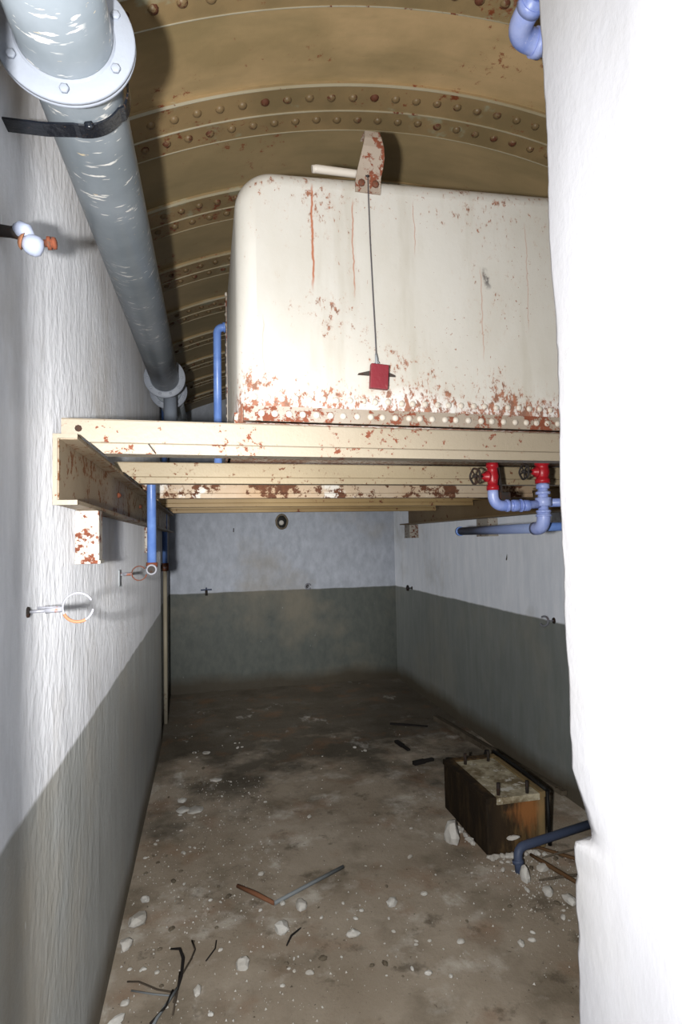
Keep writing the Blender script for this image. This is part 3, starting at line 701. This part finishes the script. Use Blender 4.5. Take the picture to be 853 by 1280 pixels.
# wall hole: flat black disc painted in for its unlit depth
root = thing('wall_hole', 'dark round hole with a rough rim high on the back wall', 'hole', (.82, YB, 1.75))
s = MB(); pts = [Vector((.818+(.062+.010*noise.noise(Vector((math.cos(a)*2, math.sin(a)*2, 0))))*math.cos(a), YB-.004, 1.812+.078*math.sin(a))) for a in [2*PI*i/36 for i in range(36)]]
s.tube(pts, .011, 8, False, True); s.obj('rim', M['rubble_dark'], root)
s = MB().lathe([(0,.066),(.003,.060),(.004,0)], (.818,YB,1.812), (0,-1,0), 24); s.obj('dark_disc', M['flatblack'], root)
s = MB().lathe([(.004,.03),(.02,.026),(.022,0)], (.812,YB,1.80), (0,-1,0), 9); s.obj('stuffing', M['rubble'], root)
tag(MB().tube([(.287,YB-.002,1.748),(.285,YB-.003,1.705)], .005, 8).obj('nail', M['darkiron']), 'short dark nail in the upper left of the back wall', 'nail')
tag(MB().tube([(XR+.004,4.0,1.47),(XR-.006,4.0,1.425)], .004, 8).obj('nail', M['darkiron']), 'short dark nail in the middle of the right wall', 'nail')
tag(MB().box((XL-.004,2.70,1.42),(XL+.006,2.725,1.49), .002).obj('wall_clip', M['galv']), 'small upright pale metal clip behind the dark rusty ring', 'clip')

# ------------------------------------------------------------------ plinth and the pipe in front of it
bx0, bx1, by0, by1, bh = 1.362, 1.690, 2.860, 3.43, .28
root = thing('concrete_plinth', 'rust-stained low concrete plinth with upright bolts on the floor by the right wall', 'plinth', ((bx0+bx1)/2, (by0+by1)/2, 0))
s = MB(); nn = 14
s.box((bx0,by0,-.01),(bx1,by1,bh-.012), .010)
for v in s.bm.verts: v.co += Vector((noise.noise(v.co*9), noise.noise(v.co*9+Vector((5,0,0))), noise.noise(v.co*9+Vector((0,5,0)))))*.006
s.obj('base', M['plinth'], root)
s = MB()
s.box((bx0-.004,by0-.004,bh-.03),(bx0+.055,by1,bh), .005); s.box((bx0+.055,by1-.05,bh-.03),(bx1,by1,bh), .005); s.box((bx1-.03,by0,bh-.03),(bx1+.004,by1-.05,bh), .004); s.obj('top_border', M['plinth'], root)
s = MB().box((bx0+.055,by0-.002,bh-.04),(bx1-.03,by1-.05,bh-.006), .004); s.obj('top_bed', M['plinth_top'], root)['label'] = 'pale crumbling mortar bed'
for x, y in ((1.446,2.895),(1.60,2.88),(1.46,3.33),(1.61,3.34)):
    MB().tube([(x,y,bh-.01),(x,y,bh+.055)], .009, 10).obj('stud_bolt', M['darkiron'], root)
s = MB()
rb = random.Random(11)
for i in range(26):
    t = rb.random(); p = Vector((bx0-.02+ t*.26, by0-.03-.02*rb.random(), .008)) if i < 18 else Vector((bx0-.03, by0+rb.random()*.35, .01))
    m_ = Matrix.Translation(p) @ Matrix.Rotation(rb.random()*6, 4, 'Z') @ Matrix.Diagonal((.02+.016*rb.random(), .014, .012, 1))
    r2 = bmesh.ops.create_icosphere(s.bm, subdivisions=1, radius=1, matrix=m_)
s.obj('crumbled_footing', M['rubble'], root)['kind'] = 'stuff'
s = MB().tube([(1.70,2.86,.285),(1.705,3.1,.288),(1.70,3.45,.285)], .010, 8); s.tube([(1.70,2.855,.285),(1.702,2.852,.01)], .010, 8); tag(s.obj('black_cable', M['flatblack']), 'black cable lying along the wall-side top edge of the plinth', 'cable')
root = thing('floor_pipe', 'grey-blue pipe bending down to the floor in front of the plinth', 'pipe', (1.43, 2.70, 0))
P0 = Vector((1.44,2.70,.085)); MB().tube(elbow((1.436,2.68,.0), (1.436,2.70,.105), (1.97,2.80,.125), .05, 10), .021, 20).obj('pipe_body', M['bluegrey'], root)
s = MB().tube([(1.436,2.69,.035),(1.436,2.695,.052)], .027, 16); s.obj('collar', M['bluegrey'], root)

# ------------------------------------------------------------------ loose things on the floor
s = MB().tube([(.121,2.895,.010),(.20,2.805,.011),(.272,2.717,.010)], [.0085,.0105,.0085], 8)
root = thing('bent_rod', 'thin rod bent in a V lying on the floor, one arm orange with rust', 'rod', (.272,2.717,0))
s.obj('rusty_arm', M['orange_rust'], root)['label'] = 'orange rusted arm'
MB().tube([(.272,2.717,.010),(.45,2.82,.012),(.63,2.927,.010)], .0085, 8).obj('grey_arm', M['galv'], root)['label'] = 'smooth grey arm'
root = thing('root_bundle', 'bundle of thin dry roots on the floor at the bottom left', 'roots', (-.12, 2.3, 0))
def strand(pts, r, mat): return MB().tube(pts, r, 7).obj('strand', mat, root)
strand([(-.155,2.52,.012),(-.12,2.50,.02),(-.105,2.44,.022),(-.108,2.36,.012),(-.125,2.26,.009)], [.003,.005,.006,.005,.003], M['blackwood'])
strand([(-.075,2.55,.012),(-.062,2.49,.015),(-.075,2.44,.014),(-.11,2.36,.010),(-.13,2.24,.008)], .0035, M['root'])
strand([(-.12,2.30,.012),(-.15,2.24,.010),(-.18,2.18,.010),(-.21,2.10,.009)], .005, M['galv'])
strand([(-.13,2.28,.012),(-.19,2.31,.012),(-.26,2.37,.010),(-.30,2.38,.010)], .003, M['root'])
strand([(-.14,2.27,.010),(-.20,2.29,.012),(-.28,2.33,.010)], .003, M['galv'])
strand([(-.115,2.38,.012),(-.12,2.28,.010),(-.13,2.18,.010)], .003, M['root'])
strand([(-.135,2.29,.014),(-.155,2.22,.012),(-.20,2.16,.010)], .004, M['blackwood'])
strand([(.02,2.53,.010),(.015,2.48,.012),(-.02,2.42,.010)], .0025, M['blackwood'])
def stick(name, a, b, r, mat, label, cat='stick', flat=1):
    a = Vector(a); b = Vector(b); s = MB(); mid = (a+b)/2+Vector((random.uniform(-.01,.01), random.uniform(-.01,.01), 0))
    if cat in ('wood scrap', 'batten'):
        d = (b-a); t = (random.random()-.5)*.3
        s.obox(a, a+d*.55, r*1.9, r*1.3, (t,0,1), r*.15); s.obox(a+d*.5, b, r*1.5, r*1.0, (t*.5,0,1), r*.15)
    else: s.tube([a, a*.6+mid*.4, mid, b*.7+mid*.3, b], [r*.7, r, r*1.05, r*.9, r*.5], 7)
    return tag(s.obj(name, mat), label, cat)
stick('stick', (.29,2.43,.01), (.36,2.52,.012), .004, M['blackwood'], 'tiny black twig in the left foreground among pale chips')
stick('wood_offcut', (1.425,4.56,.018), (1.455,4.34,.02), .016, M['blackwood'], 'short black bar on the floor left of the far end of the plinth', 'wood scrap')
stick('wood_offcut', (1.40,4.08,.02), (1.56,4.12,.02), .02, M['blackwood'], 'flat black scrap lying crosswise left of the plinth', 'wood scrap')
stick('wood_offcut', (1.66,4.10,.02), (1.64,3.85,.10), .014, M['blackwood'], 'dark post scrap standing just behind the plinth', 'wood scrap')
stick('wood_offcut', (1.74,3.74,.018), (1.90,3.96,.10), .018, M['blackwood'], 'dark slanting scrap behind the plinth against the right wall', 'wood scrap')
stick('wood_offcut', (1.52,5.02,.012), (1.80,4.86,.012), .012, M['blackwood'], 'long dark scrap on the floor near the far right corner', 'wood scrap')
stick('wood_batten', (1.93,5.0,.03), (2.08,3.3,.05), .028, M['rubble_dark'], 'pale dusty batten along the foot of the right wall behind the plinth', 'batten')
stick('stick', (1.55,2.78,.02), (1.66,2.42,.015), .010, M['wood'], 'orange brown stick in the rubble beside the white near wall')
stick('stick', (1.60,2.86,.02), (1.84,2.55,.03), .008, M['wood'], 'thin brown stick under the grey-blue pipe')
stick('stick', (1.48,2.58,.012), (1.78,2.56,.012), .006, M['root'], 'grey twig lying crosswise in the rubble by the near wall')
stick('stick', (1.58,2.72,.03), (1.80,2.72,.05), .005, M['root'], 'pale thin twig sticking out under the pipe end')

def rock(x, y, rx, ry, rz, seed, mat, name='plaster_chunk', rot=0):
    s = MB(); bmesh.ops.create_icosphere(s.bm, subdivisions=2, radius=1)
    for v in s.bm.verts:
        p = v.co.copy(); v.co *= 1+.38*noise.noise(p*1.3+Vector((seed,0,0)))+.15*noise.noise(p*4+Vector((0,seed,0)))
        v.co.z = max(v.co.z, -.5)
    s.bm.transform(Matrix.Translation((x, y, rz*.45)) @ Matrix.Rotation(rot, 4, 'Z') @ Matrix.Diagonal((rx, ry, rz, 1)))
    return s.obj(name, mat)
big = [(172,(-.302,2.736),.046,.034,'largest pale plaster chunk at the foot of the left wall'),
 (2,(-.33,2.60),.030,.024,'pale chunk against the left wall just in front of the largest one'),
 (3,(-.288,2.90),.024,.018,'small squarish pale chunk by the left wall behind the largest one'),
 (4,(-.155,3.79),.036,.045,'left one of two flat round pale flakes on the floor at the left'),
 (5,(-.085,3.77),.048,.052,'right and larger one of two flat round pale flakes at the left'),
 (6,(-.165,3.93),.028,.028,'small tan flake just behind the two flat round flakes'),
 (7,(.285,2.54),.036,.030,'rounded pale lump below the corner of the bent rod'),
 (8,(.115,2.37),.028,.026,'rounded pale lump in the middle of the left foreground'),
 (9,(.385,2.68),.024,.034,'upright pale shard right of the bent rod corner'),
 (10,(.776,2.60),.030,.022,'pale wedge-shaped chunk in the open floor right of the bent rod'),
 (11,(.56,2.44),.018,.028,'narrow pale shard in the central foreground'),
 (12,(1.245,3.04),.036,.050,'white angular chunk leaning beside the left face of the plinth'),
 (13,(1.43,2.62),.020,.032,'upright white flake at the foot of the bent floor pipe'),
 (14,(1.56,2.68),.040,.022,'flat white flake right of the bent floor pipe'),
 (15,(1.475,2.50),.034,.024,'grey-white chunk in the rubble by the near wall, farthest from it'),
 (16,(1.53,2.42),.036,.022,'long white chunk in the rubble by the near wall'),
 (17,(1.575,2.34),.026,.020,'pale chunk touching the broken edge of the near wall'),
 (18,(-.05,2.28),.014,.022,'small bright upright chip right of the root bundle'),
 (19,(-.315,2.20),.036,.016,'long pale chip at the very bottom left corner of the floor'),
 (20,(1.185,2.22),.016,.012,'lone bright chip on bare floor near the bottom right'),
 (21,(-.02,4.75),.035,.03,'pale flake on the far left of the floor'),
 (22,(.04,4.2),.045,.03,'pale scaly patch of plaster left of the floor centre'),
 (23,(1.44,2.74),.045,.016,'white flake resting on the bend of the floor pipe')]
for sd, (x, y), rx, ry, lb in big:
    if sd == 23:
        o = rock(x, y, .034, .012, .010, sd, M['rubble']); o.location.z = .128; tag(o, lb, 'rubble'); continue
    flat = sd in (4,5,6,21,22)
    hz = .010 if flat else (.075 if sd == 12 else (.045 if sd == 13 else min(rx, ry)*.8))
    tag(rock(x, y, rx, ry, hz, sd, M['rubble'], rot=sd*.7 if sd not in (12,13,9) else 0), lb, 'rubble', 'plaster chunks on the floor')
# many small chips: one set of shapes, each chip its own object
protos = [rock(0, 0, .011, .008, .005, 50+i, M['rubble'] if i < 4 else M['rubble_dark'], 'plaster_chip') for i in range(6)]
rc_ = random.Random(21); first = set()
zones = [(-.33,.0,2.15,3.9,50), (.0,1.3,2.1,3.0,46), (1.36,1.72,2.3,2.82,42), (-.3,.3,3.6,5.6,34), (.3,1.3,3.0,4.6,14), (.1,.9,2.1,2.5,22)]
for (xa, xb, ya, yb, n) in zones:
    for i in range(n):
        j = rc_.randrange(6); src = protos[j]
        if j in first: o = src.copy(); COL.objects.link(o)
        else: o = src; first.add(j)
        k_ = rc_.choice((.35,.45,.6,.8,1,1.5)); o.scale = (k_, k_*rc_.uniform(.7,1.2), k_)
        o.location = (rc_.uniform(xa, xb), rc_.uniform(ya, yb), .0005); o.rotation_euler = (0, 0, rc_.uniform(0, 6.3))
        dark = j >= 4
        if (xa, ya) == (1.36, 2.3): lb = 'small chip of broken plaster in the rubble between plinth and near wall'; gr = 'chips beside the near wall'
        elif ya >= 3: lb = 'small plaster chip scattered on the farther half of the floor'; gr = 'chips on the far floor'
        else: lb = 'small plaster chip scattered on the nearer half of the floor'; gr = 'chips on the near floor'
        tag(o, lb, 'rubble', gr)
# grit: uncountable crumbs
s = MB(); rg = random.Random(5)
for i in range(1900):
    if i < 600: x, y = rg.gauss(1.5,.13), rg.gauss(2.62,.2)
    elif i < 1300: x, y = rg.uniform(-.35, .35), rg.uniform(2.0, 4.2)
    else: x, y = rg.uniform(-.35, 1.9), 2.0+abs(rg.gauss(0, 1.0))
    if not (-.36 < x < 2.0 and 1.9 < y < 6.5) or (bx0-.02 < x < bx1+.02 and by0-.02 < y < by1): continue
    r_ = rg.choice((.0012,.0015,.0018,.0024,.0045)); a = rg.uniform(0,6.3)
    vs = [s.bm.verts.new((x+r_*math.cos(a+q*2.1)*rg.uniform(.7,1.4), y+r_*math.sin(a+q*2.1)*rg.uniform(.7,1.4), 0)) for q in range(3)]+[s.bm.verts.new((x, y, r_*1.1+.002))]
    for f in ((0,1,3),(1,2,3),(2,0,3),(2,1,0)): s.bm.faces.new([vs[q] for q in f])
g_ = s.obj('grit', M['rubble']); tag(g_, 'fine pale plaster grit strewn over the dirty floor', 'grit', kind='stuff')

# ------------------------------------------------------------------ lights
def aim(o, d): o.rotation_euler = Vector(d).to_track_quat('-Z', 'Y').to_euler()
FL = Vector((-.165, 0, 1.585))
def area(name, loc, d, size, power, color=(1,1,1)):
    l = bpy.data.lights.new(name, 'AREA'); l.shape = 'DISK'; l.size = size; l.energy = power; l.color = color
    o = bpy.data.objects.new(name, l); COL.objects.link(o); o.location = loc; aim(o, d); return o
def spot(name, loc, d, ang, blend, power, r=.02, color=(1,1,1)):
    l = bpy.data.lights.new(name, 'SPOT'); l.spot_size = math.radians(ang); l.spot_blend = blend; l.energy = power; l.shadow_soft_size = r; l.color = color
    o = bpy.data.objects.new(name, l); COL.objects.link(o); o.location = loc; aim(o, d); return o
WARM = (1, .985, .96)
area('flash_lamp', FL, (.18, 1, .10), .05, 58, WARM)
spot('fill_spot_room', FL, (.16, 1, -.02), 50, 1, 150, .022, WARM)  # extra spot added at the flash point to brighten the room beyond
spot('fill_spot_back', FL, (.14, 1, -.10), 30, 1, 480, .022, WARM)  # narrow extra spot added at the flash point to lift the back wall
w = bpy.data.worlds.new('World'); S.world = w; w.use_nodes = True
w.node_tree.nodes['Background'].inputs[0].default_value = (.85, .92, 1, 1); w.node_tree.nodes['Background'].inputs[1].default_value = 1.2

# ------------------------------------------------------------------ camera
F_PX, PSI, TH, RO = 750.0, .220654, .0456995, -.0207848
f = Vector((math.sin(PSI)*math.cos(TH), math.cos(PSI)*math.cos(TH), math.sin(TH)))
r0 = Vector((math.cos(PSI), -math.sin(PSI), 0)); u0 = r0.cross(f)
r_ = r0*math.cos(RO)+u0*math.sin(RO); u_ = -r0*math.sin(RO)+u0*math.cos(RO)
cam = bpy.data.cameras.new('camera'); co = bpy.data.objects.new('camera', cam); COL.objects.link(co)
cam.sensor_fit = 'VERTICAL'; cam.sensor_height = 36; cam.sensor_width = 24; cam.lens = F_PX*36/1280; cam.clip_start = .02
co.matrix_world = Matrix(((r_.x,u_.x,-f.x,0),(r_.y,u_.y,-f.y,0),(r_.z,u_.z,-f.z,1.6),(0,0,0,1)))
S.camera = co
vs = S.view_settings; vs.view_transform = 'Standard'; vs.look = 'None'; vs.gamma = 1; vs.use_curve_mapping = False; vs.exposure = 0
